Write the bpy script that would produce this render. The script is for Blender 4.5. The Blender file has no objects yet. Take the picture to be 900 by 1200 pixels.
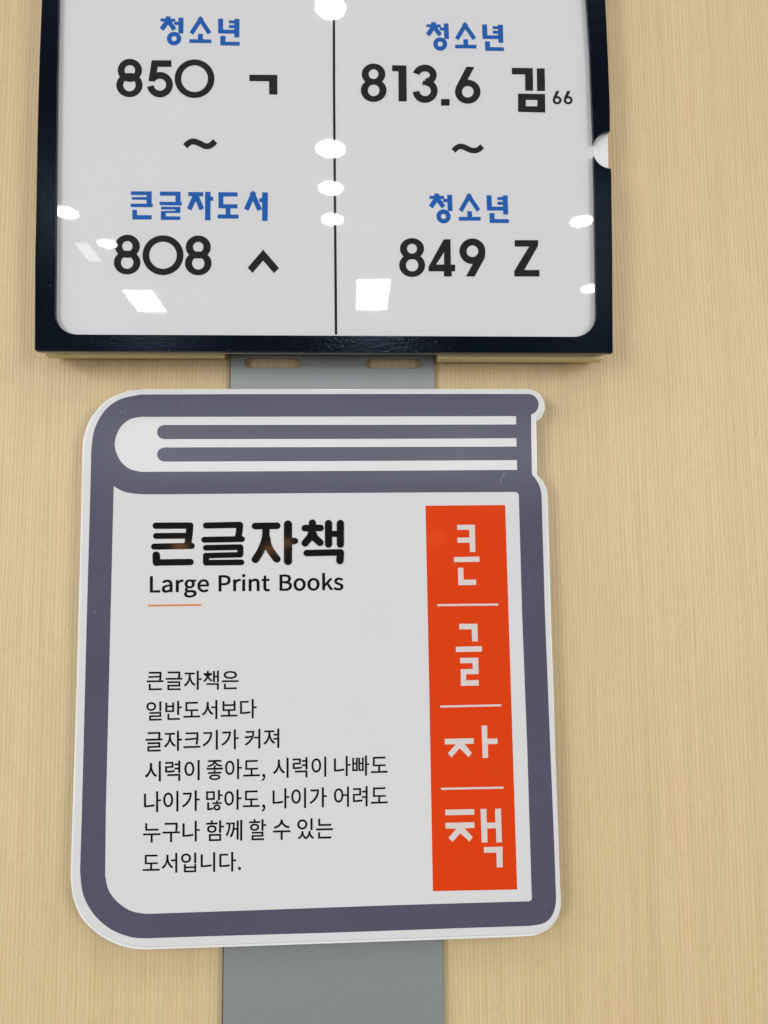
import bpy, math
from mathutils import Vector, Matrix

scene = bpy.context.scene
col = scene.collection

# ---------------------------------------------------------------- camera, world, lamps, exposure
F, CX, CY = 867.0, 450.0, 600.0            # focal length and centre of the 900 x 1200 photograph, in its pixels
vx = Vector(((20000 - CX) / F, -(516 - CY) / F, -1)).normalized()     # where the wall's level lines run to
vz = Vector(((374 - CX) / F, -(-8140 - CY) / F, -1))                  # where its plumb lines run to
vz = (vz - vx * vx.dot(vz)).normalized()
vy = vz.cross(vx)
ROT = Matrix((vx, vy, vz))                 # rows: world axes seen from the camera
EYE = Vector((0, -0.36, 1.45))             # 36 cm off the wall
cam_data = bpy.data.cameras.new('camera')
cam_data.sensor_fit = 'VERTICAL'
cam_data.sensor_height = 24
cam_data.sensor_width = 18
cam_data.lens = F * 24 / 1200
cam_data.clip_start = 0.01
cam_data.clip_end = 50
cam = bpy.data.objects.new('camera', cam_data)
cam.matrix_world = Matrix.Translation(EYE) @ ROT.to_4x4()
col.objects.link(cam)
scene.camera = cam
scene.render.resolution_x, scene.render.resolution_y = 768, 1024

world = bpy.data.worlds.new('World')
scene.world = world
world.use_nodes = True
wn, wl = world.node_tree.nodes, world.node_tree.links
bg = wn['Background']
# the lit room all round: paler overhead, dimmer and warmer towards the floor
tc = wn.new('ShaderNodeTexCoord'); sep = wn.new('ShaderNodeSeparateXYZ')
mr = wn.new('ShaderNodeMapRange'); mr.inputs['From Min'].default_value = -0.8; mr.inputs['From Max'].default_value = 0.9
ramp = wn.new('ShaderNodeValToRGB')
ramp.color_ramp.elements[0].color = (0.14, 0.125, 0.105, 1)
ramp.color_ramp.elements[1].color = (0.20, 0.22, 0.26, 1)
wl.new(tc.outputs['Generated'], sep.inputs[0]); wl.new(sep.outputs['Z'], mr.inputs['Value'])
wl.new(mr.outputs[0], ramp.inputs[0]); wl.new(ramp.outputs[0], bg.inputs['Color'])
bg.inputs['Strength'].default_value = 1.0


def lamp(name, shape, loc, sx, sy, radiance, colour=(1, 0.97, 0.92), aim=(0, 0, -1)):
    l = bpy.data.lights.new(name, 'AREA')
    l.shape = shape
    l.size = sx
    l.size_y = sy
    area = sx * sy * (math.pi / 4 if shape in ('DISK', 'ELLIPSE') else 1)
    if shape == 'DISK':
        area = sx * sx * math.pi / 4
    l.energy = radiance * area * math.pi
    l.color = colour
    o = bpy.data.objects.new(name, l)
    o.location = loc
    o.rotation_euler = Vector(aim).to_track_quat('-Z', 'Y').to_euler()
    col.objects.link(o)
    return o


# small round ceiling spots: a row running back from the sign, and pairs further off on each side
for x, y, s in [(-0.04, -1.17, 0.072), (-0.055, -1.69, 0.092), (-0.06, -1.905, 0.084), (-0.06, -2.10, 0.080),
                (-0.95, -2.08, 0.085), (-0.885, -2.30, 0.075), (0.80, -2.09, 0.085), (1.03, -2.68, 0.10)]:
    lamp('ceiling_spot', 'DISK', (x, y, 2.70), s * 0.92, s * 0.92, 42)
# flat square ceiling panels deeper in the room
lamp('ceiling_panel', 'RECTANGLE', (0.10, -2.77, 2.70), 0.138, 0.34, 34, (1, 0.98, 0.95))
lamp('ceiling_panel', 'RECTANGLE', (-0.90, -2.86, 2.70), 0.12, 0.235, 34, (1, 0.98, 0.95))
lamp('ceiling_panel', 'RECTANGLE', (-0.98, -2.375, 2.70), 0.05, 0.16, 3.5, (1, 0.98, 0.95))
# the large panels that light this wall: overhead and to both sides
lamp('ceiling_light', 'RECTANGLE', (0.0, -0.74, 2.70), 2.6, 0.5, 2.2, (1, 0.97, 0.92))
lamp('ceiling_light', 'RECTANGLE', (-3.2, -2.6, 2.70), 1.8, 4.0, 9, (0.93, 0.96, 1))
lamp('ceiling_light', 'RECTANGLE', (3.2, -2.6, 2.70), 1.8, 4.0, 8, (0.95, 0.97, 1))
lamp('ceiling_light', 'RECTANGLE', (0.0, -6.7, 2.70), 5.0, 3.0, 2.6, (0.93, 0.96, 1))
# unseen fill panels added at both sides, at standing height, to lift shadows
lamp('side_fill_light', 'RECTANGLE', (-3.4, -4.0, 1.6), 1.6, 2.2, 12, (0.96, 0.98, 1), (0, 1, 0))
lamp('side_fill_light', 'RECTANGLE', (3.4, -4.0, 1.6), 1.6, 2.2, 10, (0.97, 0.98, 1), (0, 1, 0))
# a few warm lamps low in the room, mirrored dully in the lower sign
for loc, s, r in [([-0.748, -2.931, 1.625], 0.065, 5), ([-0.365, -2.989, 1.614], 0.055, 5), ([-0.293, -2.994, 1.644], 0.045, 6), ([0.386, -2.985, 1.655], 0.06, 9)]:
    lamp('warm_lamp', 'ELLIPSE', loc, s, s * 0.6, r, (1, 0.42, 0.14), (0, 1, 0))

scene.view_settings.view_transform = 'Standard'
scene.view_settings.look = 'None'
scene.view_settings.exposure = -0.16
scene.view_settings.gamma = 1.0
scene.cycles.max_bounces = 8


# ---------------------------------------------------------------- helpers
def at(u, v, y):
    """point of the plane parallel to the wall at depth y that the photograph shows at (u, v)"""
    d = ROT @ Vector(((u - CX) / F, -(v - CY) / F, -1))
    return EYE + d * ((y - EYE.y) / d.y)


def mesh_obj(name, verts, faces, mat, parent=None, smooth=False):
    me = bpy.data.meshes.new(name)
    me.from_pydata([tuple(v) for v in verts], [], faces)
    me.update()
    o = bpy.data.objects.new(name, me)
    col.objects.link(o)
    if mat:
        me.materials.append(mat)
    if smooth:
        for p in me.polygons:
            p.use_smooth = True
    if parent:
        o.parent = parent
        o.matrix_parent_inverse = parent.matrix_world.inverted()
    return o


def outline_mesh(contours, y, depth=0.0, bevel=0.0):
    """filled shape from closed contours of wall-plane (x, z) points (inner ones are holes);
    its front stands at y, its body reaches back by depth"""
    cu = bpy.data.curves.new('outline', 'CURVE')
    cu.dimensions = '2D'
    cu.fill_mode = 'BOTH'
    cu.extrude = max(depth / 2 - bevel, 0)
    cu.bevel_depth = bevel
    cu.bevel_resolution = 2
    if bevel:
        cu.offset = -bevel
    S = 100.0                                   # filled at a hundred times the size, for exactness
    cu.extrude *= S; cu.bevel_depth *= S; cu.offset *= S
    for pts in contours:
        sp = cu.splines.new('POLY')
        sp.points.add(len(pts) - 1)
        for p, (x, z) in zip(sp.points, pts):
            p.co = (x * S, (z - 1.45) * S, 0, 1)
        sp.use_cyclic_u = True
    tmp = bpy.data.objects.new('outline', cu)
    col.objects.link(tmp)
    dg = bpy.context.evaluated_depsgraph_get()
    me = bpy.data.meshes.new_from_object(tmp.evaluated_get(dg))
    bpy.data.objects.remove(tmp)
    bpy.data.curves.remove(cu)
    yc = y + depth / 2
    verts = [(v.co.x / S, yc - v.co.z / S, v.co.y / S + 1.45) for v in me.vertices]
    faces = [tuple(p.vertices) for p in me.polygons]
    bpy.data.meshes.remove(me)
    return verts, faces


def xz(pts, y):
    out = []
    for u, v in pts:
        p = at(u, v, y)
        out.append((p.x, p.z))
    return out


def plate(name, contours, y, depth, mat, parent=None, bevel=0.0):
    v, f = outline_mesh(contours, y, depth, bevel)
    return mesh_obj(name, v, f, mat, parent)


def arc(cx, cy, rx, ry, a0, a1, n=14):
    """points of an ellipse arc; image axes, angles in degrees, 0 right, 90 down"""
    return [(cx + rx * math.cos(math.radians(a0 + (a1 - a0) * i / n)),
             cy + ry * math.sin(math.radians(a0 + (a1 - a0) * i / n))) for i in range(n + 1)]


def spline(pts, n=6, closed=False):
    """smooth curve through points (Catmull-Rom)"""
    out = []
    m = len(pts)
    for i in range(m if closed else m - 1):
        g = lambda k: pts[k % m] if closed else pts[min(max(k, 0), m - 1)]
        p0, p1, p2, p3 = g(i - 1), g(i), g(i + 1), g(i + 2)
        for j in range(n):
            t = j / n
            out.append(tuple(0.5 * (2 * p1[k] + (p2[k] - p0[k]) * t + (2 * p0[k] - 5 * p1[k] + 4 * p2[k] - p3[k]) * t * t
                                    + (3 * p1[k] - p0[k] - 3 * p2[k] + p3[k]) * t ** 3) for k in (0, 1)))
    if not closed:
        out.append(pts[-1])
    return out


class Print:
    """ink laid on a plate: polygons and strokes given as traced points, each shape a hair above the last"""
    def __init__(self, ox, oy, s, y, shift=(0, 0)):
        self.ox, self.oy, self.s, self.y, self.shift = ox, oy, s, y, shift
        self.v, self.f, self.k = [], [], 0

    def px(self, p):
        return (self.ox + p[0] / self.s, self.oy + p[1] / self.s)

    def layer(self):
        self.k += 1
        return self.y - 3e-6 * self.k

    def poly(self, *contours):
        yy = self.layer()
        cs = [[(x + self.shift[0], z + self.shift[1]) for x, z in xz([self.px(p) for p in c], self.y)] for c in contours]
        v, f = outline_mesh(cs, yy)
        b = len(self.v)
        self.v += v
        self.f += [tuple(i + b for i in q) for q in f]

    def stroke(self, pts, w, round_ends=False, closed=False):
        n = len(pts)
        L, R_ = [], []
        for i in range(n):
            if closed:
                a, b, c = pts[(i - 1) % n], pts[i], pts[(i + 1) % n]
            else:
                a, b, c = pts[max(i - 1, 0)], pts[i], pts[min(i + 1, n - 1)]
            d1 = Vector((b[0] - a[0], b[1] - a[1])); d2 = Vector((c[0] - b[0], c[1] - b[1]))
            if d1.length < 1e-9: d1 = d2
            if d2.length < 1e-9: d2 = d1
            d1.normalize(); d2.normalize()
            n1 = Vector((-d1.y, d1.x)); n2 = Vector((-d2.y, d2.x))
            m = (n1 + n2)
            m = m / max(m.dot(n1), 0.5)
            L.append((b[0] + m.x * w / 2, b[1] + m.y * w / 2))
            R_.append((b[0] - m.x * w / 2, b[1] - m.y * w / 2))
        if closed:
            self.poly(L, R_)
        else:
            self.poly(L + R_[::-1])
        if round_ends:
            for p in pts:
                self.poly(arc(p[0], p[1], w / 2, w / 2, 0, 337.5, 15))

    def ring(self, cx, cy, ro, ri, ryo=None, ryi=None):
        self.poly(arc(cx, cy, ro, ryo or ro, 0, 352.5, 47), arc(cx, cy, ri, ryi or ri, 0, 350, 35))

    def build(self, name, mat, parent):
        return mesh_obj(name, self.v, self.f, mat, parent)


def thing(name, loc, label, cat):
    o = bpy.data.objects.new(name, None)
    o.empty_display_size = 0.02
    o.location = loc
    o['label'] = label
    o['category'] = cat
    col.objects.link(o)
    bpy.context.view_layer.update()
    return o


# ---------------------------------------------------------------- materials
def new_mat(name):
    m = bpy.data.materials.new(name)
    m.use_nodes = True
    nt = m.node_tree
    return m, nt.nodes, nt.links, nt.nodes['Principled BSDF']


def surface(name, colour, rough=0.4, ior=1.49, metallic=0.0, var=0.0, var_scale=40.0, bump=0.0, bump_scale=800.0, stretch=(1, 1, 1), rvar=0.0, bdist=0.0004):
    m, N, L, P = new_mat(name)
    P.inputs['Base Color'].default_value = (*colour, 1)
    P.inputs['Roughness'].default_value = rough
    P.inputs['IOR'].default_value = ior
    P.inputs['Metallic'].default_value = metallic
    geo = N.new('ShaderNodeNewGeometry')
    mp = N.new('ShaderNodeMapping'); mp.inputs['Scale'].default_value = stretch
    L.new(geo.outputs['Position'], mp.inputs['Vector'])
    if var:
        no = N.new('ShaderNodeTexNoise'); no.inputs['Scale'].default_value = var_scale; no.inputs['Detail'].default_value = 5
        mx = N.new('ShaderNodeMix'); mx.data_type = 'RGBA'
        mx.inputs[6].default_value = (*[c * (1 - var) for c in colour], 1)
        mx.inputs[7].default_value = (*[min(1, c * (1 + var)) for c in colour], 1)
        L.new(mp.outputs[0], no.inputs['Vector']); L.new(no.outputs['Fac'], mx.inputs[0]); L.new(mx.outputs[2], P.inputs['Base Color'])
    if rvar:
        n3 = N.new('ShaderNodeTexNoise'); n3.inputs['Scale'].default_value = 25; n3.inputs['Detail'].default_value = 1
        r3 = N.new('ShaderNodeMapRange'); r3.inputs['From Min'].default_value = 0.3; r3.inputs['From Max'].default_value = 0.7
        r3.inputs['To Min'].default_value = rough - rvar; r3.inputs['To Max'].default_value = rough + rvar
        L.new(mp.outputs[0], n3.inputs['Vector']); L.new(n3.outputs['Fac'], r3.inputs['Value']); L.new(r3.outputs[0], P.inputs['Roughness'])
    if bump:
        n2 = N.new('ShaderNodeTexNoise'); n2.inputs['Scale'].default_value = bump_scale; n2.inputs['Detail'].default_value = 3
        b = N.new('ShaderNodeBump'); b.inputs['Strength'].default_value = bump; b.inputs['Distance'].default_value = bdist
        L.new(mp.outputs[0], n2.inputs['Vector']); L.new(n2.outputs['Fac'], b.inputs['Height']); L.new(b.outputs[0], P.inputs['Normal'])
    return m


def add_dust(m, amount, scale=260.0, size=0.05):
    """tiny pale specks of dust and wear, thinned out by a slow noise"""
    N, L = m.node_tree.nodes, m.node_tree.links
    P = N['Principled BSDF']
    base = P.inputs['Base Color']
    geo = N.new('ShaderNodeNewGeometry')
    v = N.new('ShaderNodeTexVoronoi'); v.inputs['Scale'].default_value = scale
    L.new(geo.outputs['Position'], v.inputs['Vector'])
    r = N.new('ShaderNodeMapRange'); r.inputs['From Min'].default_value = size; r.inputs['From Max'].default_value = size * 1.8
    r.inputs['To Min'].default_value = amount; r.inputs['To Max'].default_value = 0
    L.new(v.outputs['Distance'], r.inputs['Value'])
    n = N.new('ShaderNodeTexNoise'); n.inputs['Scale'].default_value = 90; n.inputs['Detail'].default_value = 2
    L.new(geo.outputs['Position'], n.inputs['Vector'])
    t = N.new('ShaderNodeMapRange'); t.inputs['From Min'].default_value = 0.5; t.inputs['From Max'].default_value = 0.62
    L.new(n.outputs['Fac'], t.inputs['Value'])
    k = N.new('ShaderNodeMath'); k.operation = 'MULTIPLY'
    L.new(r.outputs[0], k.inputs[0]); L.new(t.outputs[0], k.inputs[1])
    mx = N.new('ShaderNodeMix'); mx.data_type = 'RGBA'
    if base.links:
        L.new(base.links[0].from_socket, mx.inputs[6])
    else:
        mx.inputs[6].default_value = base.default_value
    mx.inputs[7].default_value = (0.6, 0.6, 0.58, 1)
    L.new(k.outputs[0], mx.inputs[0]); L.new(mx.outputs[2], base)


def wood():
    m, N, L, P = new_mat('pale_wood_veneer')
    geo = N.new('ShaderNodeNewGeometry')
    # a slow sideways drift of the grain so that its lines wander a little
    mpd = N.new('ShaderNodeMapping'); mpd.inputs['Scale'].default_value = (9, 1, 2.2)
    L.new(geo.outputs['Position'], mpd.inputs['Vector'])
    drift = N.new('ShaderNodeTexNoise'); drift.inputs['Scale'].default_value = 1.0; drift.inputs['Detail'].default_value = 2
    L.new(mpd.outputs[0], drift.inputs['Vector'])
    sc = N.new('ShaderNodeVectorMath'); sc.operation = 'MULTIPLY'; sc.inputs[1].default_value = (0.012, 0, 0)
    L.new(drift.outputs['Color'], sc.inputs[0])
    add = N.new('ShaderNodeVectorMath'); add.operation = 'ADD'
    L.new(geo.outputs['Position'], add.inputs[0]); L.new(sc.outputs[0], add.inputs[1])

    def noise(scale, detail, rough=0.5):
        mp = N.new('ShaderNodeMapping'); mp.inputs['Scale'].default_value = scale
        L.new(add.outputs[0], mp.inputs['Vector'])
        n = N.new('ShaderNodeTexNoise'); n.inputs['Scale'].default_value = 1; n.inputs['Detail'].default_value = detail
        n.inputs['Roughness'].default_value = rough
        L.new(mp.outputs[0], n.inputs['Vector'])
        return n.outputs['Fac']

    def rng(sock, a, b, lo, hi):
        r = N.new('ShaderNodeMapRange'); r.inputs['From Min'].default_value = a; r.inputs['From Max'].default_value = b
        r.inputs['To Min'].default_value = lo; r.inputs['To Max'].default_value = hi
        L.new(sock, r.inputs['Value']); return r.outputs[0]

    def mix(fac, a, b, mode='MIX'):
        x = N.new('ShaderNodeMix'); x.data_type = 'RGBA'; x.blend_type = mode
        for s, v in ((x.inputs[0], fac), (x.inputs[6], a), (x.inputs[7], b)):
            if isinstance(v, tuple): s.default_value = (*v, 1)
            elif isinstance(v, float): s.default_value = v
            else: L.new(v, s)
        return x.outputs[2]

    # regular fine lines, broken up in spacing and strength
    wave = N.new('ShaderNodeTexWave'); wave.bands_direction = 'X'; wave.wave_profile = 'SIN'
    wave.inputs['Scale'].default_value = 170.0 / 1.0; wave.inputs['Distortion'].default_value = 7.0
    wave.inputs['Detail'].default_value = 2.0; wave.inputs['Detail Scale'].default_value = 0.35
    mpw = N.new('ShaderNodeMapping'); mpw.inputs['Scale'].default_value = (1, 0, 0.02)
    L.new(add.outputs[0], mpw.inputs['Vector']); L.new(mpw.outputs[0], wave.inputs['Vector'])
    fine = noise((900, 1, 22), 5, 0.7)
    streak = noise((260, 1, 3.5), 4, 0.65)
    broad = noise((26, 1, 1.6), 3, 0.5)
    fleck = noise((1500, 1, 260), 2, 0.7)
    c = mix(rng(broad, 0.34, 0.68, 0, 1), WOOD_A, WOOD_B)
    c = mix(rng(streak, 0.40, 0.70, 0.0, 0.38), c, WOOD_DARK)
    c = mix(rng(wave.outputs['Fac'], 0.0, 0.8, 0.38, 0.0), c, WOOD_DARK)
    c = mix(rng(fine, 0.42, 0.72, 0.0, 0.42), c, WOOD_PALE)
    c = mix(rng(fleck, 0.52, 0.78, 0.0, 0.62), c, WOOD_DARK)
    L.new(c, P.inputs['Base Color'])
    h = N.new('ShaderNodeMath'); h.operation = 'MULTIPLY_ADD'; h.inputs[1].default_value = 0.4
    L.new(wave.outputs['Fac'], h.inputs[0]); L.new(fine, h.inputs[2])
    h2 = N.new('ShaderNodeMath'); h2.operation = 'MULTIPLY_ADD'; h2.inputs[1].default_value = 0.6
    L.new(fleck, h2.inputs[0]); L.new(h.outputs[0], h2.inputs[2])
    b = N.new('ShaderNodeBump'); b.inputs['Strength'].default_value = 0.55; b.inputs['Distance'].default_value = 0.00022
    L.new(h2.outputs[0], b.inputs['Height']); L.new(b.outputs[0], P.inputs['Normal'])
    P.inputs['Roughness'].default_value = 0.48
    return m


WOOD_A = (0.595, 0.460, 0.240)
WOOD_B = (0.66, 0.490, 0.275)
WOOD_DARK = (0.43, 0.315, 0.145)
WOOD_PALE = (0.69, 0.575, 0.355)
M_WOOD = wood()
M_WALL_REFLECT = surface('wall_reflection_gold', (0.82, 0.70, 0.38), 0.6)  # gold put in for the wall's colour reflected in clear acrylic
M_SCRATCH = surface('scratched_acrylic', (0.19, 0.19, 0.22), 0.5)
M_STEEL = surface('grey_metallic_paint', (0.30, 0.315, 0.315), 0.36, metallic=0.35, var=0.12, var_scale=1400, bump=0.25, bump_scale=1800)
M_WHITE_BODY = surface('white_plastic', (0.70, 0.69, 0.67), 0.4)
M_CARD = surface('white_paper_card', (0.71, 0.70, 0.70), 0.6, var=0.012, var_scale=18)
M_BLACK = surface('black_embossed_sheet', (0.001, 0.002, 0.005), 0.13, ior=1.34, bump=0.6, bump_scale=650, stretch=(1, 1, 1.3), rvar=0.0, bdist=0.00012)
M_BLACK.node_tree.nodes['Principled BSDF'].inputs['Specular Tint'].default_value = (0.50, 0.72, 1, 1)
M_BLUE = surface('blue_ink', (0.006, 0.105, 0.41), 0.7, ior=1.2)
M_INK = surface('black_ink', (0.008, 0.007, 0.0075), 0.7, ior=1.2)
M_ACRYL = surface('white_acrylic', (0.635, 0.625, 0.61), 0.11, var=0.015, var_scale=15, rvar=0.05)
M_EDGE = surface('clear_acrylic_edge', (0.86, 0.85, 0.82), 0.10)
M_SLATE = surface('slate_violet_print', (0.078, 0.077, 0.114), 0.17, var=0.12, var_scale=14, rvar=0.03)
M_ORANGE = surface('orange_red_print', (0.66, 0.044, 0.002), 0.11, var=0.05, var_scale=18, rvar=0.04)
M_LETTER_PINK = surface('white_reversed_letters', (0.63, 0.56, 0.52), 0.24)
M_LETTER = surface('glossy_black_letters', (0.004, 0.004, 0.004), 0.06)
M_RULE = surface('orange_rule', (0.62, 0.20, 0.05), 0.25)

for m_, a_ in ((M_SLATE, 0.30), (M_INK, 0.35), (M_BLACK, 0.15), (M_ORANGE, 0.12)):
    add_dust(m_, a_)


def clear_sheet():
    m, N, L, P = new_mat('clear_cover_sheet')
    N.remove(P)
    out = N['Material Output']
    t = N.new('ShaderNodeBsdfTransparent'); t.inputs[0].default_value = (0.985, 0.985, 0.985, 1)
    g = N.new('ShaderNodeBsdfGlossy'); g.inputs['Roughness'].default_value = 0.022
    # the sheet is very slightly wavy
    wv = N.new('ShaderNodeTexNoise'); wv.inputs['Scale'].default_value = 10; wv.inputs['Detail'].default_value = 1
    g2 = N.new('ShaderNodeNewGeometry'); L.new(g2.outputs['Position'], wv.inputs['Vector'])
    bp = N.new('ShaderNodeBump'); bp.inputs['Distance'].default_value = 0.00012
    L.new(wv.outputs['Fac'], bp.inputs['Height']); L.new(bp.outputs[0], g.inputs['Normal'])
    fr = N.new('ShaderNodeFresnel'); fr.inputs['IOR'].default_value = 1.49
    # leaving the sheet counts like entering it: the light is not bent on its way through
    ge = N.new('ShaderNodeNewGeometry')
    io = N.new('ShaderNodeMapRange'); io.inputs['To Min'].default_value = 1.49; io.inputs['To Max'].default_value = 1 / 1.49
    L.new(ge.outputs['Backfacing'], io.inputs['Value']); L.new(io.outputs[0], fr.inputs['IOR'])
    mx = N.new('ShaderNodeMixShader')
    L.new(fr.outputs[0], mx.inputs[0]); L.new(t.outputs[0], mx.inputs[1]); L.new(g.outputs[0], mx.inputs[2]); L.new(mx.outputs[0], out.inputs[0])
    return m


M_CLEAR = clear_sheet()
M_GAP_SHADE = surface('gap_shade_black', (0.01, 0.009, 0.009), 0.7)  # near-black standing in for shade beside the strip


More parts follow.
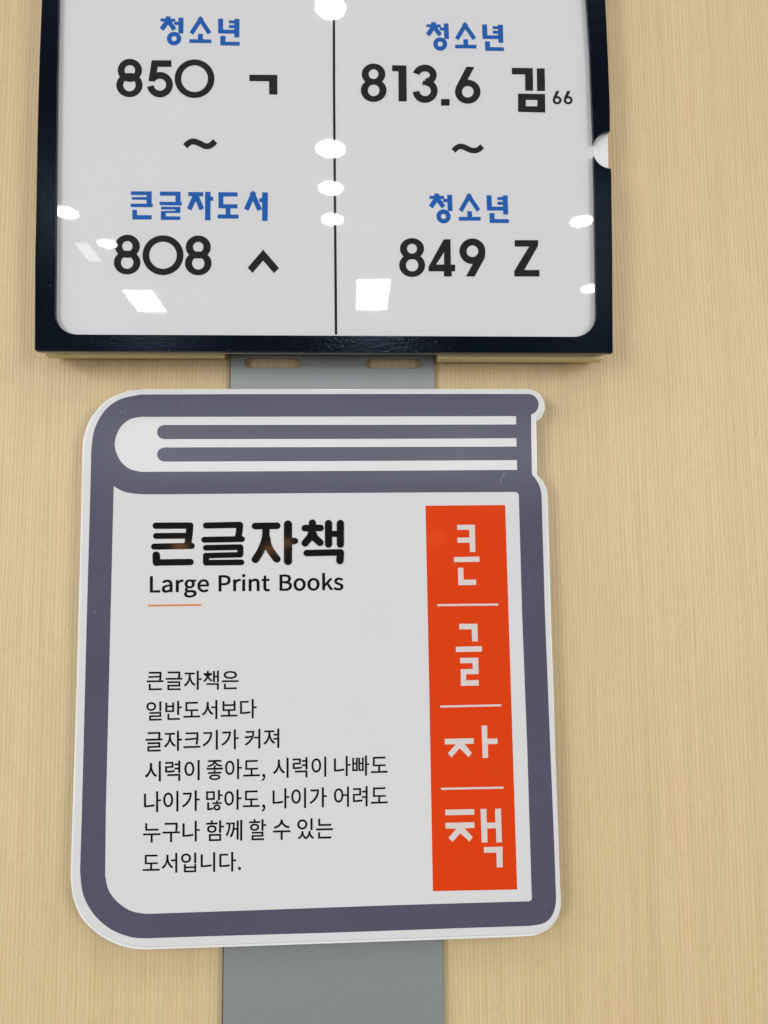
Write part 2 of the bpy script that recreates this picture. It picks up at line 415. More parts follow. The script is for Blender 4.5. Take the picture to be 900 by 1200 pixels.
# letter outlines: advance, then closed contours as x,y points (thousandths)
G={
'큰':(322,['18,134 18,110 304,110 304,134 258,134 264,167 266,196 267,222 268,246 268,273 54,273 54,249 239,249 239,246 238,209 46,203 50,179 237,188 229,134', '54,78 54,-20 274,-20 274,4 83,4 83,78']),
'글':(322,['18,172 18,148 305,148 305,172 261,172 265,197 267,219 267,238 268,256 268,276 54,276 54,252 239,252 239,236 238,217 235,196 231,172', '52,0 52,-23 276,-23 276,0 81,0 81,36 268,36 268,117 51,117 51,93 239,93 239,59 52,59']),
'자':(322,['23,257 23,233 96,233 96,193 89,152 71,113 44,80 12,57 29,34 55,51 78,76 97,105 110,138 124,108 142,80 164,58 189,41 206,64 174,87 148,118 131,155 124,193 124,233 194,233 194,257', '232,290 232,-27 261,-27 261,137 313,137 313,162 261,162 261,290']),
'책':(322,['72,78 72,55 256,55 256,-27 284,-27 284,78', '83,286 83,248 26,248 26,224 83,224 83,221 79,192 67,165 47,143 20,126 34,105 56,117 73,133 88,152 98,174 108,154 122,136 140,121 161,110 175,132 148,147 128,168 115,193 111,221 111,224 167,224 167,248 111,248 111,286', '189,284 189,97 217,97 217,181 257,181 257,95 284,95 284,289 257,289 257,205 217,205 217,284']),
'은':(322,['18,123 18,99 304,99 304,123', '160,279 114,274 79,262 57,242 49,216 57,189 79,169 114,157 160,152 206,157 242,169 264,189 272,216 264,242 242,262 206,274', '160,255 194,253 220,245 236,232 242,216 236,199 220,187 194,179 160,176 127,179 101,187 85,199 79,216 85,232 101,245 127,253', '54,71 54,-20 272,-20 272,4 83,4 83,71']),
'일':(322,['106,278 74,273 48,258 31,236 25,208 31,179 48,157 74,143 106,138 139,143 165,157 182,179 188,208 182,236 165,258 139,273', '106,254 128,250 145,241 156,226 160,208 156,189 145,174 128,165 106,161 85,165 68,174 57,189 53,208 57,226 68,241 85,250', '248,290 248,127 277,127 277,290', '73,0 73,-23 288,-23 288,0 101,0 101,35 277,35 277,112 72,112 72,89 248,89 248,57 73,57']),
'반':(322,['30,266 30,110 177,110 177,266 148,266 148,214 59,214 59,266', '59,191 148,191 148,133 59,133', '234,289 234,57 263,57 263,169 310,169 310,194 263,194 263,289', '66,79 66,-20 277,-20 277,4 95,4 95,79']),
'도':(322,['54,264 54,118 146,118 146,37 18,37 18,13 305,13 305,37 175,37 175,118 271,118 271,141 83,141 83,240 268,240 268,264']),
'서':(322,['249,290 249,182 176,182 176,158 249,158 249,-28 278,-28 278,290', '99,262 99,206 93,162 76,121 50,87 17,63 35,40 61,58 83,82 101,112 114,146 127,114 145,86 167,62 193,45 210,69 178,91 152,124 135,163 129,206 129,262']),
'보':(322,['80,187 241,187 241,129 80,129', '51,267 51,105 146,105 146,37 18,37 18,13 305,13 305,37 175,37 175,105 270,105 270,267 241,267 241,211 80,211 80,267']),
'다':(322,['232,290 232,-28 261,-28 261,140 313,140 313,165 261,165 261,290', '31,259 31,51 56,51 98,52 135,53 170,57 206,62 202,87 168,82 135,78 99,76 60,76 60,235 178,235 178,259']),
'크':(322,['18,41 18,17 304,17 304,41', '52,257 52,234 240,234 240,218 239,169 43,161 47,137 238,147 226,67 255,64 263,109 267,148 268,184 269,218 269,257']),
'기':(322,['248,290 248,-27 277,-27 277,290', '36,255 36,232 155,232 143,178 118,130 77,89 21,55 37,32 105,76 150,129 176,189 184,255']),
'가':(322,['232,290 232,-27 261,-27 261,137 311,137 311,161 261,161 261,290', '34,256 34,231 150,231 138,178 112,131 73,89 19,55 35,33 101,77 146,130 171,190 179,256']),
'커':(322,['35,257 35,233 148,233 139,178 19,169 24,144 130,154 112,124 88,96 57,70 18,47 34,25 103,72 147,127 170,190 177,257', '176,162 176,138 249,138 249,-27 278,-27 278,290 249,290 249,162']),
'져':(322,['186,133 186,109 249,109 249,-27 278,-27 278,290 249,290 249,201 186,201 186,176 249,176 249,133', '27,257 27,233 98,233 98,197 91,154 73,114 47,80 15,56 34,34 59,52 82,78 100,108 113,142 127,111 145,82 167,59 192,42 209,64 177,88 151,120 134,158 127,197 127,233 198,233 198,257']),
'시':(322,['248,290 248,-28 277,-28 277,290', '101,262 101,206 94,161 76,120 49,86 16,63 34,39 60,56 83,81 102,111 116,145 130,112 148,84 171,61 197,45 214,68 181,90 155,123 137,163 130,206 130,262']),
'력':(322,['66,78 66,54 249,54 249,-28 278,-28 278,78', '30,270 30,247 138,247 138,203 31,203 31,109 53,109 95,109 129,110 159,113 187,117 185,140 158,136 130,134 98,133 60,132 60,181 166,181 166,270', '187,177 187,153 249,153 249,95 278,95 278,289 249,289 249,242 187,242 187,219 249,219 249,177']),
'이':(322,['248,290 248,-28 277,-28 277,290', '110,265 77,257 52,235 35,200 29,155 35,109 52,74 77,52 110,44 142,52 167,74 184,109 190,155 184,200 167,235 142,257', '110,239 131,233 147,216 158,190 162,155 158,120 147,93 131,76 110,70 88,76 72,93 61,120 57,155 61,190 72,216 88,233']),
'좋':(322,['160,55 120,52 90,44 72,31 65,13 72,-5 90,-18 120,-26 160,-29 201,-26 231,-18 249,-5 256,13 249,31 231,44 201,52', '160,34 188,33 209,29 222,22 226,13 222,3 209,-3 188,-8 160,-9 133,-8 112,-3 99,3 95,13 99,22 112,29 133,33', '17,158 17,134 304,134 304,158 175,158 175,195 146,195 146,158', '44,280 44,257 141,257 131,235 106,217 72,205 33,198 42,176 81,183 115,195 143,212 161,235 179,212 206,195 241,183 279,176 289,198 249,205 215,217 190,235 180,257 278,257 278,280', '146,122 146,93 44,93 44,70 277,70 277,93 175,93 175,122']),
'아':(322,['102,265 69,257 44,235 28,200 22,155 28,109 44,74 69,52 102,44 134,52 159,74 175,109 181,155 175,200 159,235 134,257', '102,239 123,233 139,216 150,190 153,155 150,120 139,93 123,76 102,70 81,76 64,93 54,120 50,155 54,190 64,216 81,233', '232,290 232,-27 261,-27 261,139 313,139 313,163 261,163 261,290']),
'나':(322,['232,290 232,-27 261,-27 261,139 311,139 311,163 261,163 261,290', '30,77 30,53 55,53 92,54 128,56 166,60 206,67 202,92 165,85 129,81 93,78 59,77 59,258 30,258']),
'빠':(322,['23,260 23,49 111,49 111,260 86,260 86,179 48,179 48,260', '48,155 86,155 86,74 48,74', '128,260 128,49 214,49 214,260 189,260 189,179 152,179 152,260', '152,155 189,155 189,74 152,74', '241,290 241,-27 270,-27 270,141 312,141 312,166 270,166 270,290']),
'많':(322,['30,269 30,139 176,139 176,269', '148,245 148,163 59,163 59,245', '215,62 191,59 173,50 160,36 156,18 160,-1 173,-15 191,-24 215,-27 239,-24 257,-15 269,-1 273,18 269,36 257,50 239,59', '215,42 238,35 248,18 238,0 215,-6 191,0 182,18 191,35', '234,290 234,128 263,128 263,194 310,194 310,218 263,218 263,290', '50,99 50,-19 66,-19 83,-19 103,-17 124,-13 147,-7 142,16 79,5 79,99', '201,124 201,96 136,96 136,74 294,74 294,96 229,96 229,124']),
'어':(322,['102,239 123,233 139,216 150,190 153,155 150,120 139,93 123,76 102,70 81,76 65,93 55,120 51,155 55,190 65,216 81,233', '249,290 249,169 180,169 172,209 156,239 132,258 102,265 70,257 45,235 29,200 23,155 29,109 45,74 70,52 102,44 132,51 157,71 173,103 180,145 249,145 249,-28 278,-28 278,290']),
'려':(322,['185,131 185,107 249,107 249,-28 278,-28 278,290 249,290 249,217 187,217 187,193 249,193 249,131', '28,261 28,237 138,237 138,171 29,171 29,46 53,46 89,47 123,48 157,51 193,56 190,80 58,70 58,148 167,148 167,261']),
'누':(322,['54,273 54,159 271,159 271,183 83,183 83,273', '18,112 18,88 145,88 145,-27 174,-27 174,88 305,88 305,112']),
'구':(322,['18,133 18,109 145,109 145,-28 174,-28 174,109 304,109 304,133 257,133 262,165 265,193 266,218 266,241 266,269 53,269 53,245 237,245 237,241 237,218 236,193 233,165 228,133']),
'함':(322,['64,81 64,-23 263,-23 263,81', '235,57 235,1 93,1 93,57', '112,217 81,213 57,201 41,184 36,160 41,137 57,119 81,108 112,104 143,108 166,119 182,137 187,160 182,184 166,201 143,213', '112,194 131,192 146,185 156,174 160,160 156,146 146,135 131,128 112,126 92,128 77,135 67,146 64,160 67,174 77,185 92,192', '234,290 234,99 263,99 263,181 310,181 310,206 263,206 263,290', '97,292 97,256 18,256 18,232 205,232 205,256 126,256 126,292']),
'께':(322,['260,290 260,-27 288,-27 288,290', '25,251 25,228 70,228 66,184 58,141 42,100 18,61 41,48 68,96 85,147 93,200 95,251', '201,281 201,165 161,165 165,251 105,251 105,228 140,228 137,181 130,133 114,85 88,41 111,27 128,54 141,83 150,112 157,141 201,141 201,-11 229,-11 229,281']),
'할':(322,['112,224 80,220 57,210 41,194 36,172 41,151 57,134 80,124 112,120 143,124 167,134 182,151 187,172 182,194 167,210 143,220', '112,203 131,201 147,194 156,185 160,172 156,160 147,150 131,144 112,142 92,144 77,150 67,160 64,172 67,185 77,194 92,201', '234,291 234,116 263,116 263,190 310,190 310,214 263,214 263,291', '63,-1 63,-24 275,-24 275,-1 91,-1 91,29 263,29 263,99 62,99 62,78 235,78 235,50 63,50', '97,293 97,261 18,261 18,238 205,238 205,261 126,261 126,293']),
'수':(322,['146,278 146,261 136,228 111,201 74,181 32,169 44,146 80,155 113,171 141,193 161,220 181,193 209,171 242,155 278,146 290,169 248,181 211,201 185,229 176,261 176,278', '18,111 18,87 146,87 146,-27 174,-27 174,87 304,87 304,111']),
'있':(322,['248,289 248,109 277,109 277,289', '107,271 74,266 48,250 31,227 25,197 31,167 48,144 74,129 107,123 140,129 166,144 184,167 190,197 184,227 166,250 140,266', '107,246 129,243 146,233 157,217 161,197 157,177 146,161 129,151 107,147 85,151 68,161 57,177 53,197 57,217 68,233 85,243', '214,95 214,78 211,58 202,38 188,19 168,3 149,18 135,36 127,57 124,78 124,95 96,95 96,78 92,55 80,32 60,13 33,-1 47,-23 68,-12 86,1 100,17 110,36 119,17 132,0 148,-15 169,-26 189,-14 205,0 218,18 227,37 237,18 251,1 269,-12 291,-23 305,-1 278,12 259,31 246,53 242,78 242,95']),
'는':(322,['17,128 17,105 304,105 304,128', '56,278 56,171 271,171 271,194 85,194 85,278', '54,73 54,-20 273,-20 273,4 83,4 83,73']),
'입':(322,['248,290 248,119 277,119 277,290', '73,104 73,-23 277,-23 277,104 248,104 248,65 102,65 102,104', '102,42 248,42 248,1 102,1', '107,275 74,269 48,254 31,231 25,201 31,172 48,149 74,134 107,129 140,134 166,149 184,172 190,201 184,231 166,254 140,269', '107,250 129,246 146,236 157,221 161,201 157,182 146,166 129,156 107,153 85,156 68,166 57,182 53,201 57,221 68,236 85,246']),
'니':(322,['248,290 248,-27 277,-27 277,290', '37,79 37,54 63,54 101,55 139,58 178,62 219,70 215,94 176,87 139,83 102,80 66,79 66,258 37,258']),
',':(97,['26,-67 48,-54 64,-38 74,-17 77,7 70,34 50,44 33,38 26,22 33,5 50,-1 54,0 51,-15 44,-28 33,-39 19,-48']),
'.':(97,['49,-5 65,2 72,20 65,37 49,44 32,37 26,20 32,2']),
'L':(190,['35,0 180,0 180,28 68,28 68,257 35,257']),
'a':(197,['76,-5 93,-2 109,3 125,12 139,23 140,23 143,0 169,0 169,117 165,149 154,174 133,189 103,195 81,193 61,187 43,179 29,170 41,148 53,156 67,162 82,167 98,168 117,164 129,154 136,138 137,120 85,111 49,97 28,77 21,49 25,26 36,10 54,-1', '85,21 61,28 51,51 56,68 70,82 97,92 137,99 137,46 124,35 111,28 98,23']),
'r':(136,['32,0 64,0 64,122 75,143 87,156 100,164 112,166 131,163 137,191 116,195 101,192 86,184 73,172 62,155 62,155 58,190 32,190']),
'g':(197,['96,-88 136,-82 166,-68 186,-47 193,-22 188,-1 176,13 155,21 126,23 89,23 63,29 56,44 59,57 68,67 96,60 123,65 145,78 160,99 166,126 161,149 150,166 189,166 189,190 123,190 96,195 69,190 46,177 31,155 25,127 27,111 33,97 41,85 50,76 50,75 35,60 29,39 34,20 46,8 46,6 34,-3 25,-13 20,-25 18,-37 24,-58 40,-74 65,-84', '96,82 80,85 68,94 59,108 56,127 59,146 68,160 80,169 96,172 112,169 125,160 133,146 137,127 133,108 125,94 112,85', '101,-65 78,-63 60,-56 50,-46 46,-32 50,-16 65,0 90,-3 123,-3 151,-8 161,-27 157,-41 145,-54 126,-62']),
'e':(194,['109,-5 127,-3 144,1 158,7 172,15 160,36 138,25 113,21 88,26 68,39 55,60 50,88 178,88 179,106 174,143 160,171 136,189 103,195 72,188 44,168 25,137 18,95 25,53 45,22 74,2', '49,110 56,135 68,154 85,166 104,169 124,166 139,154 148,136 151,110']),
'P':(222,['35,0 68,0 68,102 110,102 148,107 178,121 198,146 204,181 198,217 178,240 148,253 109,257 35,257', '68,129 68,230 104,230 134,228 155,220 168,205 172,181 168,158 156,141 135,132 106,129']),
'i':(96,['32,0 64,0 64,190 32,190', '48,229 64,235 70,251 64,266 48,271 33,266 27,251 33,235']),
'n':(214,['32,0 64,0 64,138 78,151 90,160 103,165 116,167 133,164 144,155 150,139 152,116 152,0 184,0 184,120 181,152 170,176 152,190 126,195 108,193 91,186 76,175 62,162 62,162 58,190 32,190']),
't':(132,['92,-5 127,2 121,27 99,21 76,31 70,58 70,164 121,164 121,190 70,190 70,244 43,244 40,190 9,188 9,164 38,164 38,59 41,33 50,13 66,0']),
'B':(230,['35,0 117,0 156,5 187,19 207,42 214,75 210,99 200,117 183,129 162,137 162,138 178,147 190,159 197,176 200,194 193,223 175,242 147,253 111,257 35,257', '68,148 68,231 107,231 134,229 153,222 164,209 168,190 164,172 153,159 134,151 106,148', '68,26 68,123 112,123 142,120 164,111 178,97 182,76 178,54 164,38 142,29 112,26']),
'o':(212,['106,-5 139,2 167,22 187,53 194,95 187,137 167,169 139,188 106,195 73,188 45,169 25,137 18,95 25,53 45,22 73,2', '106,22 84,27 66,42 55,65 51,95 55,125 66,148 84,163 106,168 129,163 146,148 157,125 161,95 157,65 146,42 129,27']),
'k':(193,['32,0 64,0 64,50 99,92 155,0 190,0 118,113 181,190 146,190 65,90 64,90 64,279 32,279']),
's':(164,['82,-5 112,0 133,12 146,30 151,52 146,75 132,90 114,101 93,110 78,116 65,122 56,131 52,143 61,162 88,170 111,165 131,153 146,173 134,182 120,189 104,193 87,195 59,191 39,179 26,162 22,141 27,120 39,105 57,94 77,86 93,80 107,72 117,63 120,50 111,29 83,20 67,22 53,27 39,34 27,43 11,22 26,11 43,3 62,-3']),
}

# ---------------------------------------------------------------- the wall
wall = mesh_obj('wall', [(-3, 0, 0), (3, 0, 0), (3, 0, 3), (-3, 0, 3)], [(0, 1, 2, 3)], M_WOOD)
wall['kind'] = 'structure'

# ---------------------------------------------------------------- the grey strip both signs hang on
YS = -0.0035                                              # its front stands 3.5 mm off the wall
sx0, sx1 = at(270, 450, YS).x, at(508.5, 450, YS).x


def slot(u0, v0, u1, v1):
    r = (v1 - v0) / 2
    return xz(arc(u0 + r, v0 + r, r, r, 90, 270, 10) + arc(u1 - r, v0 + r, r, r, -90, 90, 10), YS)


z_top = 1.75
strip_outline = [(sx0, 0.9), (sx1, 0.9), (sx1, z_top), (sx0, z_top)]
strip = thing('mounting_strip', (0, 0, 0.9), 'long grey metal mounting strip with two slots running down the wood wall behind both signs', 'metal strip')
plate('metal_plate', [strip_outline, slot(286.5, 418.8, 353.5, 430.6), slot(428, 419.4, 493.5, 431.2)], YS, 0.0022, M_STEEL, strip, bevel=0.0003)
for xa, xb in [(sx0 - 0.0007, sx0 + 0.003), (sx1 - 0.003, sx1 + 0.0003)]:  # dark bars put in as the shadow gap along the strip's edges
    plate('edge_gap_shade', [[(xa, 0.9), (xb, 0.9), (xb, z_top), (xa, z_top)]], -0.0013, 0.0012, M_GAP_SHADE, strip)

# ---------------------------------------------------------------- upper sign: slide-in call number sign
YF = -0.0190                                              # front of its black border
YC = -0.0180                                              # the clear sheet over the card
top_sign = thing('call_number_sign', (0, 0, 1.565),
                 'white call number sign with thick black border and blue Korean headings at the top', 'sign')

# the black border is one sheet, cut through at the finger notch in its right edge
notch_c, nr = (717.0, 175.2), 22.4
a_hi = math.degrees(math.atan2(152.9 - notch_c[1], 714.7 - notch_c[0]))
arc_top = arc(*notch_c, nr, nr, a_hi, -167, 10)           # from the outer edge round to the window, above
arc_bot = arc(*notch_c, nr, nr, 167, 92, 10)              # from the window back to the outer edge, below
arc_top = arc(*notch_c, nr, nr, -95.5, -161, 12)
arc_bot = arc(*notch_c, nr, nr, 161, 93, 12)
outer_right_up = [(699.5, -150), (705, -70), (709.3, 0), (712.6, 70), (714.6, 125)]
outer_right_dn = [(716.4, 205), (717.5, 300)]
outer_left = [(41.3, 300), (43.2, 205), (44.6, 130), (46.3, 70), (49.2, 0), (53, -70), (58, -150)]
win_right_dn = [(696.6, 215), (697.8, 290), (698.8, 366)]
win_left = [(64.0, 366), (64.8, 290), (65.4, 205), (66.4, 110), (68.5, 0), (72, -60)]
win_right_up = [(683, -60), (687.6, 0), (691.5, 60), (693.8, 120)]
frame_path = (outer_right_up + arc_top + win_right_up[::-1] + arc(654, -60, 28, 30, 0, -90, 8) + arc(101, -60, 29, 30, -90, -180, 8)
              + win_left[::-1][1:] + arc(90.5, 366, 26.5, 26, 180, 90, 8)[1:] + arc(672.8, 368.7, 26, 26, 90, 0, 8) + win_right_dn[::-1]
              + arc_bot + outer_right_dn + [(718.1, 412.6), (717.5, 413.7)] + [(43, 411.2), (41.4, 410.6), (40.8, 408.8)] + outer_left)
plate('frame', [xz(frame_path, YF)], YF, 0.0022, M_BLACK, top_sign)

# white plastic body behind the border; its underside shows below the sign
body_outline = xz([(66, -140), (697, -140), (706, 0), (712.2, 120), (714.0, 230), (716.2, 411.6), (43.5, 409.6), (45.5, 205), (52, 0)], -0.0164)
plate('body', [body_outline], -0.0164, 0.0062, M_WHITE_BODY, top_sign, bevel=0.0006)
for u0, v0, u1, v1 in [(53, 415.8, 262, 416.2), (513, 420.5, 706, 421)]:  # blocks below the body, coloured like wall light caught in its clear edges
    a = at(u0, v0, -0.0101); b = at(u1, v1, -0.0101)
    plate('wall_reflection_block', [[(a.x, a.z), (b.x, b.z), (b.x, a.z + 0.19), (a.x, a.z + 0.19)]], -0.0101, 0.0060, M_WALL_REFLECT, top_sign, bevel=0.0005)

# paper card in the window, and the clear sheet over it
card_path = [(60, -100), (695, -100), (696, 0), (699.5, 120), (702, 300), (704, 402), (58, 400), (59, 200)]
card = plate('insert_card', [xz(card_path, -0.01655)], -0.01655, 0.0001, M_CARD, top_sign)
cover_path = [(62, -95), (684, -95), (693, 60), (694.2, 150), (697.5, 200), (703, 401), (59, 399), (61, 200)]
plate('clear_cover', [xz(cover_path, YC)], YC, 0.0008, M_CLEAR, top_sign)

YI = -0.01660                                             # ink on the card


def ink(ox, oy, s, shift=(0, 0)):
    return Print(ox, oy, s, YI, shift)


p = ink(0, 0, 1)
p.poly([(389.6, -95), (392.6, -95), (392.8, 100), (395.3, 392), (392.3, 392), (390.0, 100)])
p.build('divider_line', M_INK, card)


def youth(shift, name='lettering'):                       # 청소년
    q = ink(180, 10, 8.182, shift)
    q.poly([(115, 74), (162, 76), (163, 100), (114, 100)])
    q.poly([(66, 95), (208, 97), (208, 127), (66, 124)])
    q.stroke([(148, 105), (76, 200)], 46); q.stroke([(135, 110), (200, 202)], 44)
    q.poly([(198, 126), (245, 126), (245, 156), (198, 156)])
    q.poly([(238, 88), (286, 88), (286, 240), (238, 238)])
    q.ring(196, 288, 69, 25, 65, 24)
    q.stroke([(462, 85), (362, 240)], 42); q.stroke([(436, 85), (537, 238)], 42)
    q.poly([(426, 242), (473, 242), (473, 300), (426, 300)])
    q.poly([(343, 294), (554, 296), (554, 331), (343, 329)])
    q.poly([(618, 97), (667, 97), (667, 203), (776, 204), (776, 240), (618, 238)])
    q.poly([(722, 114), (778, 115), (778, 143), (722, 142)])
    q.poly([(722, 158), (778, 159), (778, 188), (722, 187)])
    q.poly([(774, 100), (824, 100), (822, 277), (774, 276)])
    q.poly([(640, 262), (690, 263), (689, 318), (826, 320), (826, 356), (640, 353)])
    q.build(name, M_BLUE, card)


base = at(187, 19.5, YI)
for u, v in [(187, 19.5), (498.5, 26.3), (502, 227.2)]:
    t = at(u, v, YI)
    youth((t.x - base.x, t.z - base.z))

q = ink(145, 215, 5)                                      # 큰글자도서
q.poly([(42, 46), (164, 46), (164, 122), (134, 122), (134, 96), (47, 95), (47, 80), (134, 79), (134, 68), (42, 68)])
q.poly([(40, 118), (170, 118), (170, 139), (40, 138)])
q.poly([(50, 154), (78, 154), (78, 185), (164, 186), (164, 211), (50, 211)])
q.poly([(212, 47), (333, 48), (333, 112), (303, 112), (303, 72), (212, 71)])
q.poly([(210, 107), (340, 108), (340, 129), (210, 127)])
q.poly([(218, 136), (332, 137), (332, 173), (247, 173), (247, 192), (332, 193), (331, 214), (217, 213), (218, 161), (303, 160), (303, 153), (218, 152)])
q.poly([(378, 50), (466, 51), (466, 75), (378, 74)])
q.stroke([(420, 70), (384, 152)], 29); q.stroke([(424, 72), (458, 152)], 29)
q.poly([(477, 49), (509, 49), (509, 77), (524, 77), (524, 101), (509, 101), (508, 216), (476, 216)])
q.poly([(555, 51), (667, 52), (667, 76), (584, 76), (584, 122), (667, 122), (667, 146), (555, 145)])
q.poly([(597, 140), (625, 140), (625, 186), (597, 186)])
q.poly([(550, 181), (673, 182), (673, 206), (550, 205)])
q.stroke([(764, 50), (718, 154)], 29); q.stroke([(750, 50), (797, 156)], 29)
q.poly([(795, 86), (816, 86), (816, 109), (795, 109)])
q.poly([(811, 52), (845, 53), (843, 220), (811, 219)])
q.build('lettering', M_BLUE, card)

q = ink(130, 60, 4.286)                                   # 850 ㄱ ~
q.ring(95, 96, 61, 26, 58, 26); q.ring(93, 170, 66, 31, 61, 31)
q.poly([(205, 45), (304, 46), (304, 79), (236, 78), (221, 153), (188, 150)])
q.stroke(arc(246, 168, 48, 47, 172, -148, 26), 34)
q.ring(420, 138, 100, 67, 97, 67)
q.poly([(695, 118), (836, 119), (836, 218), (795, 217), (794, 151), (695, 150)])
q.build('lettering', M_INK, card)
q = ink(130, 60, 4.286)
q.stroke(spline([(373, 478), (392, 460), (415, 453), (445, 463), (475, 477), (500, 473), (524, 452)], 4), 30)
q.build('lettering', M_INK, card)

q = ink(415, 65, 5.625)                                   # 813.6
q.ring(128, 123, 78, 32, 70, 32); q.ring(129, 230, 85, 38, 76, 38)
q.poly([(250, 64), (345, 66), (347, 303), (293, 303), (292, 105), (250, 103)])
q.stroke(arc(466, 129, 56, 46, -170, 85, 22), 45)
q.stroke(arc(468, 233, 60, 57, -80, 176, 24), 45)
q.poly([(452, 167), (505, 165), (505, 195), (450, 195)])
q.poly([(573, 287), (629, 287), (629, 331), (573, 331)])
q.ring(749, 239, 84, 38, 79, 38)
q.poly([(740, 74), (793, 76), (745, 165), (690, 250), (668, 222), (672, 205)])
q.build('lettering', M_INK, card)

q = ink(595, 70, 10.59)                                   # 김 66
q.poly([(50, 100), (311, 103), (316, 385), (217, 384), (215, 182), (52, 182)])
q.poly([(360, 107), (459, 106), (464, 387), (364, 389)])
q.poly([(128, 420), (463, 425), (467, 656), (128, 647)], [(226, 498), (368, 501), (366, 577), (224, 577)])
q.build('lettering', M_INK, card)
q = ink(595, 70, 10.59)
for dx in (0, 137):
    q.ring(613 + dx, 502, 56, 25, 52, 25)
    q.poly([(601 + dx, 385), (641 + dx, 387), (612 + dx, 452), (585 + dx, 490), (560 + dx, 480)])
q.build('lettering', M_INK, card)

q = ink(520, 150, 15)                                     # ~ on the right half
q.stroke(spline([(172, 402), (230, 345), (300, 323), (380, 345), (460, 385), (540, 398), (610, 378), (678, 320)], 4), 96)
q.build('lettering', M_INK, card)

q = ink(125, 265, 4.286)                                  # 808 ㅅ
q.ring(104, 101, 63, 26, 58, 26); q.ring(103, 183, 67, 31, 60, 31)
q.ring(283, 146, 103, 69, 100, 68)
q.ring(460, 105, 63, 26, 58, 26); q.ring(460, 187, 67, 31, 60, 31)
q.poly([(786, 118), (866, 211), (840, 236), (786, 173), (733, 235), (708, 209)])
q.build('lettering', M_INK, card)

q = ink(460, 270, 5)                                      # 849 Z
q.ring(114, 107, 71, 29, 62, 29); q.ring(115, 204, 76, 36, 69, 36)
q.poly([(300, 52), (340, 52), (342, 200), (367, 200), (367, 240), (347, 240), (347, 270), (301, 270), (301, 240), (211, 240), (211, 213)],
       [(302, 127), (302, 200), (256, 200)])
q.ring(468, 122, 76, 34, 75, 34)
q.poly([(543, 135), (541, 160), (481, 270), (430, 270), (478, 182), (500, 140)])
q.poly([(716, 57), (853, 57), (853, 90), (772, 232), (861, 232), (861, 270), (713, 270), (713, 237), (800, 95), (716, 95)])
q.build('lettering', M_INK, card)

# ---------------------------------------------------------------- lower sign: a closed book drawn on acrylic
YB = -0.0105
book = thing('large_print_sign', (0, 0, 1.28),
             'book shaped white sign about large print books with violet outline and orange spine band', 'sign')
outline = ([(151, 457.2), (172, 455.6), (300, 455.3), (450, 455.3), (600, 455.3)]
           + arc(620, 474.2, 18.8, 18.9, -90, 62, 14)
           + [(629.2, 513), (629.8, 555.5)] + spline([(629.8, 555.5), (636.8, 562.7), (641, 573.5), (642.2, 586)], 4)[1:]
           + [(646, 720), (651, 870), (655.3, 990)] + spline([(657, 1040), (657.9, 1060), (654.5, 1074.5), (644.5, 1087), (628, 1095)], 5)
           + [(607, 1096.3), (560, 1098), (400, 1103.6), (230, 1109.3)]
           + spline([(170, 1111.2), (152, 1109.4), (132, 1102.6), (111.4, 1089.8), (95.6, 1072.2), (87, 1049.3), (84.4, 1026)], 5)
           + [(86.8, 950), (92.5, 770), (96.9, 600)] + spline([(98.1, 540), (99.2, 515), (107.4, 489.5), (126.4, 468), (151, 457.2)], 5)[:-1])


def grow(pts, d):
    cx = sum(p[0] for p in pts) / len(pts); cy = sum(p[1] for p in pts) / len(pts)
    n = len(pts); area = sum(pts[i][0] * pts[(i + 1) % n][1] - pts[(i + 1) % n][0] * pts[i][1] for i in range(n))
    s = 1 if area > 0 else -1
    out = []
    for i in range(n):
        a, b = pts[(i - 1) % n], pts[(i + 1) % n]
        t = Vector((b[0] - a[0], b[1] - a[1])).normalized()
        out.append((pts[i][0] + s * t.y * d, pts[i][1] - s * t.x * d))
    return out


o_front = xz(outline, YB)
plate('face_plate', [grow(o_front, -0.0004)], YB, 0.0015, M_ACRYL, book, bevel=0.0003)
face = [c for c in book.children if c.name.startswith('face_plate')][0]
plate('backing_plate', [grow([(x - 0.0005, z - 0.0006) for x, z in o_front], 0.0008)], YB + 0.0016, 0.0050, M_EDGE, book, bevel=0.0003)

YP = YB - 0.00004
slate_outer = ([(165, 462.3), (300, 461.8), (450, 461.7), (612, 461.7)]
               + arc(618.6, 474, 12.6, 12.4, -90, 72, 12)
               + [(622.6, 513), (623.4, 555.6)] + spline([(623.4, 555.6), (630.4, 565.5), (634.2, 577), (635, 592)], 4)[1:]
               + [(638.7, 720), (644.6, 870), (649.3, 985)] + spline([(651, 1035), (651.4, 1057), (647.4, 1072), (638, 1081.5), (622, 1085)], 5)
               + [(560, 1087), (400, 1092.6), (230, 1097.6)]
               + spline([(172, 1099.6), (153, 1098), (129, 1088.4), (109.4, 1070.7), (97.4, 1048), (93.8, 1021)], 5)
               + [(96, 950), (101.8, 720), (106.3, 560)] + spline([(106.8, 530), (110.6, 503.5), (122.9, 481), (141, 467.8), (165, 462.3)], 5)[:-1])
pages = ([(604.7, 487.6), (604.9, 497.4), (450, 497.8), (192.6, 498)] + arc(192.6, 506.3, 8.6, 8.3, -90, -270, 8)[1:]
         + [(450, 514.2), (605.2, 513.6), (605.4, 523.3), (450, 523.8), (192.8, 524.3)] + arc(192.8, 532.6, 8.8, 8.3, -90, -270, 8)[1:]
         + [(450, 540), (605.8, 539.2), (606, 550.6), (450, 551.6), (165.5, 552.9)]
         + spline([(165.5, 552.9), (151, 549), (139.8, 538), (134.4, 521), (139.6, 503), (151.4, 491.8), (165.5, 488.5)], 5)[1:] + [(450, 488)])
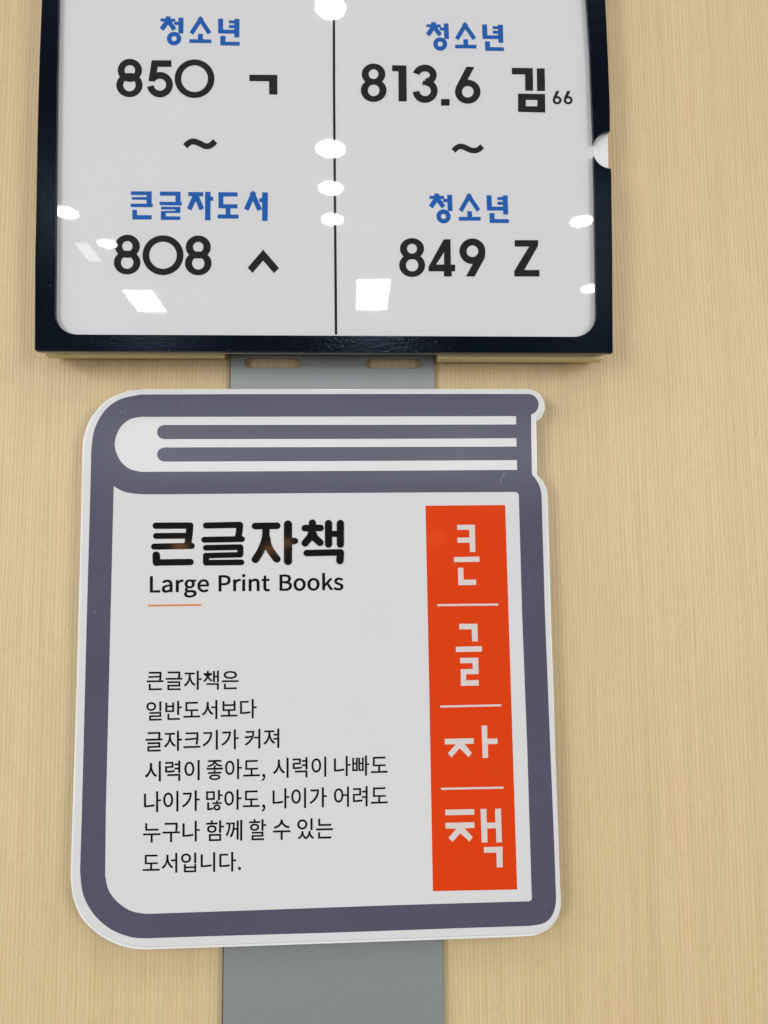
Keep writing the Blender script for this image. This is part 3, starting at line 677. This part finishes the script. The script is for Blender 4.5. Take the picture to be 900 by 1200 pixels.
cover_win = ([(133.2, 569.6)] + spline([(133.2, 569.6), (146, 576.4), (165, 579), (190, 579.2)], 4)[1:] + [(400, 577.6), (602, 576.5)]
             + arc(603, 580.8, 5, 4.4, -80, 0, 4) + [(611.9, 720), (618, 880), (623.2, 1052)] + arc(619.6, 1052.6, 3.8, 3.6, 0, 90, 4)
             + [(460, 1060.8), (300, 1066.6)] + spline([(171, 1071), (153.4, 1067.4), (137.4, 1056.8), (127, 1042.5), (123.2, 1026)], 5) + [(124, 950), (129.8, 710)])
plate('cover_outline', [xz(slate_outer, YP), xz(pages, YP), xz(cover_win, YP)], YP, 0.00003, M_SLATE, face)
plate('spine_band', [xz([(498.6, 592.6), (592, 591.8), (596, 720), (606.1, 1042.4), (507.3, 1044.3), (502.5, 780)], YP)], YP, 0.00003, M_ORANGE, face)
plate('orange_rule', [xz([(173.4, 708.6), (235.6, 707.9), (235.6, 710.0), (173.4, 710.7)], YP)], YP, 0.00003, M_RULE, face)

YW = YP - 0.00003


def letters(ox, oy, s):
    return Print(ox, oy, s, YW)


for u0, v0, u1, v1 in [(512.4, 709.2, 583.8, 708.4), (516, 828.0, 587.4, 826.5), (516.8, 924.4, 590.0, 923.0)]:
    q = letters(0, 0, 1)
    q.stroke([(u0, v0), (u1, v1)], 2.4)
    q.build('divider_line', M_LETTER_PINK, face)
q = letters(500, 590, 8.19)                               # 큰
q.poly([(292, 205), (462, 204), (468, 465), (415, 466), (412, 376), (295, 377), (294, 328), (410, 327), (408, 253), (293, 254)])
q.poly([(260, 515), (506, 510), (508, 559), (262, 564)])
q.poly([(300, 617), (352, 616), (355, 732), (474, 730), (475, 782), (304, 785)])
q.build('lettering', M_LETTER_PINK, face)
q = letters(500, 720, 6.664)                              # 글
q.poly([(254, 73), (396, 73), (400, 210), (355, 211), (352, 116), (255, 117)])
q.poly([(228, 253), (431, 248), (432, 290), (229, 294)])
q.poly([(261, 340), (403, 338), (406, 466), (308, 468), (308, 515), (406, 512), (407, 556), (267, 558), (265, 429), (360, 426), (358, 380), (262, 382)])
q.build('lettering', M_LETTER_PINK, face)
q = letters(500, 720, 6.664)                              # 자
q.poly([(141, 972), (367, 967), (368, 1010), (297, 1012), (352, 1082), (328, 1115), (257, 1045), (195, 1117), (165, 1085), (228, 1014), (142, 1015)])
q.poly([(428, 868), (472, 867), (474, 971), (553, 969), (554, 1012), (478, 1013), (480, 1120), (437, 1122)])
q.build('lettering', M_LETTER_PINK, face)
q = letters(500, 900, 8)                                  # 책
q.poly([(174, 391), (445, 385), (446, 438), (176, 443)])
q.poly([(175, 514), (448, 508), (449, 562), (355, 566), (432, 648), (402, 690), (317, 612), (242, 692), (204, 655), (278, 570), (177, 567)])
q.poly([(505, 384), (560, 383), (564, 513), (644, 511), (642, 382), (696, 380), (706, 697), (653, 698), (650, 565), (568, 567), (570, 698), (516, 699)])
q.poly([(536, 741), (711, 737), (713, 930), (657, 932), (654, 792), (537, 796)])
q.build('lettering', M_LETTER_PINK, face)

q = letters(165, 600, 3.6)                                # the heading 큰글자책, round brush ends
R = dict(round_ends=True)
q.stroke([(63, 58), (207, 57)], 27, **R); q.stroke([(207, 58), (204, 95), (198, 140)], 30, **R)
q.stroke([(64, 101), (192, 100)], 25, **R)
q.stroke([(56, 146), (215, 143)], 26, **R)
q.stroke([(65, 182), (66, 212)], 32, **R); q.stroke([(66, 213), (210, 211)], 27, **R)
q.stroke([(275, 57), (418, 54)], 26, **R); q.stroke([(418, 55), (415, 85), (410, 112)], 28, **R)
q.stroke([(268, 117), (427, 114)], 25, **R)
q.stroke([(274, 151), (420, 148)], 24, **R); q.stroke([(420, 149), (420, 178)], 25, **R)
q.stroke([(275, 184), (420, 180)], 23, **R); q.stroke([(275, 184), (275, 213)], 25, **R)
q.stroke([(275, 214), (424, 212)], 24, **R)
q.stroke([(482, 59), (575, 58)], 28, **R)
q.stroke(spline([(528, 62), (526, 110), (508, 160), (483, 201)], 4), 31); q.stroke(spline([(530, 105), (540, 150), (574, 199)], 4), 31)
for c in [(483, 200), (574, 198)]:
    q.poly(arc(c[0], c[1], 15.5, 15.5, 0, 337.5, 15))
q.stroke([(621, 52), (621, 207)], 34, **R); q.stroke([(625, 123), (650, 122)], 27, **R)
q.stroke([(724, 46), (724, 62)], 30, **R); q.stroke([(692, 68), (758, 67)], 28, **R)
q.stroke([(724, 75), (716, 103), (693, 131)], 30, **R); q.stroke([(724, 85), (733, 108), (756, 129)], 30, **R)
q.stroke([(792, 48), (792, 136)], 30, **R); q.stroke([(842, 48), (842, 136)], 30, **R)
q.stroke([(795, 92), (840, 92)], 25, **R)
q.stroke([(700, 173), (842, 170)], 27, **R); q.stroke([(842, 172), (840, 205)], 31, **R)
q.build('heading', M_LETTER, face)


def word(text, u0, u1, top, bottom, em_top, em_bottom, adv, space=0, fat=0):
    """set a word so that its ink spans u0..u1; top and bottom are functions of u"""
    cs, x = [], 0
    for ch in text:
        a, conts = G[ch]
        for c in conts:
            pts = [tuple(map(int, t.split(','))) for t in c.split()]
            if fat:
                pts = grow(pts, fat) if sum(pts[i][0] * pts[(i + 1) % len(pts)][1] - pts[(i + 1) % len(pts)][0] * pts[i][1] for i in range(len(pts))) > 0 else grow(pts, -fat)
            cs.append([(px + x, py) for px, py in pts])
        x += a
    lo = min(p[0] for c in cs for p in c); hi = max(p[0] for c in cs for p in c)
    out = []
    for c in cs:
        o = []
        for px, py in c:
            u = u0 + (px - lo) / (hi - lo) * (u1 - u0)
            t = (em_top - py) / (em_top - em_bottom)
            o.append((u, top(u) * (1 - t) + bottom(u) * t))
        out.append(o)
    return out


def line(words, v_top, v_bot, em_top, em_bottom, name, fat=0):
    """words: (text, first px, last px); v_top, v_bot: heights at the left and right end of the line"""
    ua, ub = words[0][1], words[-1][2]
    f = lambda ab: (lambda u: ab[0] + (ab[1] - ab[0]) * (u - ua) / (ub - ua))
    q = Print(80, 700, 2.1429, YW)
    yy = YW
    for t, a, b in words:
        for ch_c in [word(t, a, b, f(v_top), f(v_bot), em_top, em_bottom, 0, 0, fat)]:
            v, fc = outline_mesh([xz([q.px(p) for p in c], YW) for c in ch_c], yy)
            n = len(q.v); q.v += v; q.f += [tuple(i + n for i in k) for k in fc]
    return q.build(name, M_LETTER, face)


T, B = 290, -27
line([('큰글자책은', 197, 428)], (185, 183.5), (234, 231), T, B, 'lettering', 3.4)
line([('일반도서보다', 196, 473)], (262, 255), (310, 303.5), T, B, 'lettering', 3.4)
line([('글자크기가', 194, 428), ('커져', 443, 530)], (337, 329), (388, 378), T, B, 'lettering', 3.4)
line([('시력이', 192, 330), ('좋아도,', 347, 495), ('시력이', 514, 648), ('나빠도', 667, 802)], (412, 396), (463, 446), T, B, 'lettering', 3.4)
line([('나이가', 190, 330), ('많아도,', 346, 495), ('나이가', 513, 649), ('어려도', 667, 802)], (488, 473), (540, 523), T, B, 'lettering', 3.4)
line([('누구나', 188, 330), ('함께', 346, 437), ('할', 454, 497), ('수', 514, 558), ('있는', 575, 665)], (565, 553), (616, 606), T, B, 'lettering', 3.4)
line([('도서입니다.', 187, 434)], (643, 639), (693, 688), T, B, 'lettering', 3.4)
# English line, given in the same grid
k = lambda u, v: ((165 + u / 3.6 - 80) * 2.1429, (600 + v / 3.6 - 700) * 2.1429)
w = [('Large', 38, 288), ('Print', 328, 545), ('Books', 585, 855)]
line([(t, k(a, 0)[0], k(b, 0)[0]) for t, a, b in w], (k(0, 271)[1], k(0, 262)[1]), (k(0, 339)[1], k(0, 328)[1]), 257, 0, 'lettering', 6.5)

# wear on the face: one bright scuff under the pages and a few hairline scratches
q = letters(0, 0, 1)
q.stroke(spline([(586.5, 567), (587.5, 561), (591.5, 554.5)], 4), 1.0)
q.build('scuff_mark', M_SCRATCH, face)
for a, b, c in [((210, 468), (213, 473), (214, 478)), ((262, 509), (263, 514), (264, 518)), ((345, 524.5), (352, 525), (366, 524.6))]:
    q = letters(0, 0, 1)
    q.stroke(spline([a, b, c], 4), 0.22)
    q.build('scratch', M_SCRATCH, face)
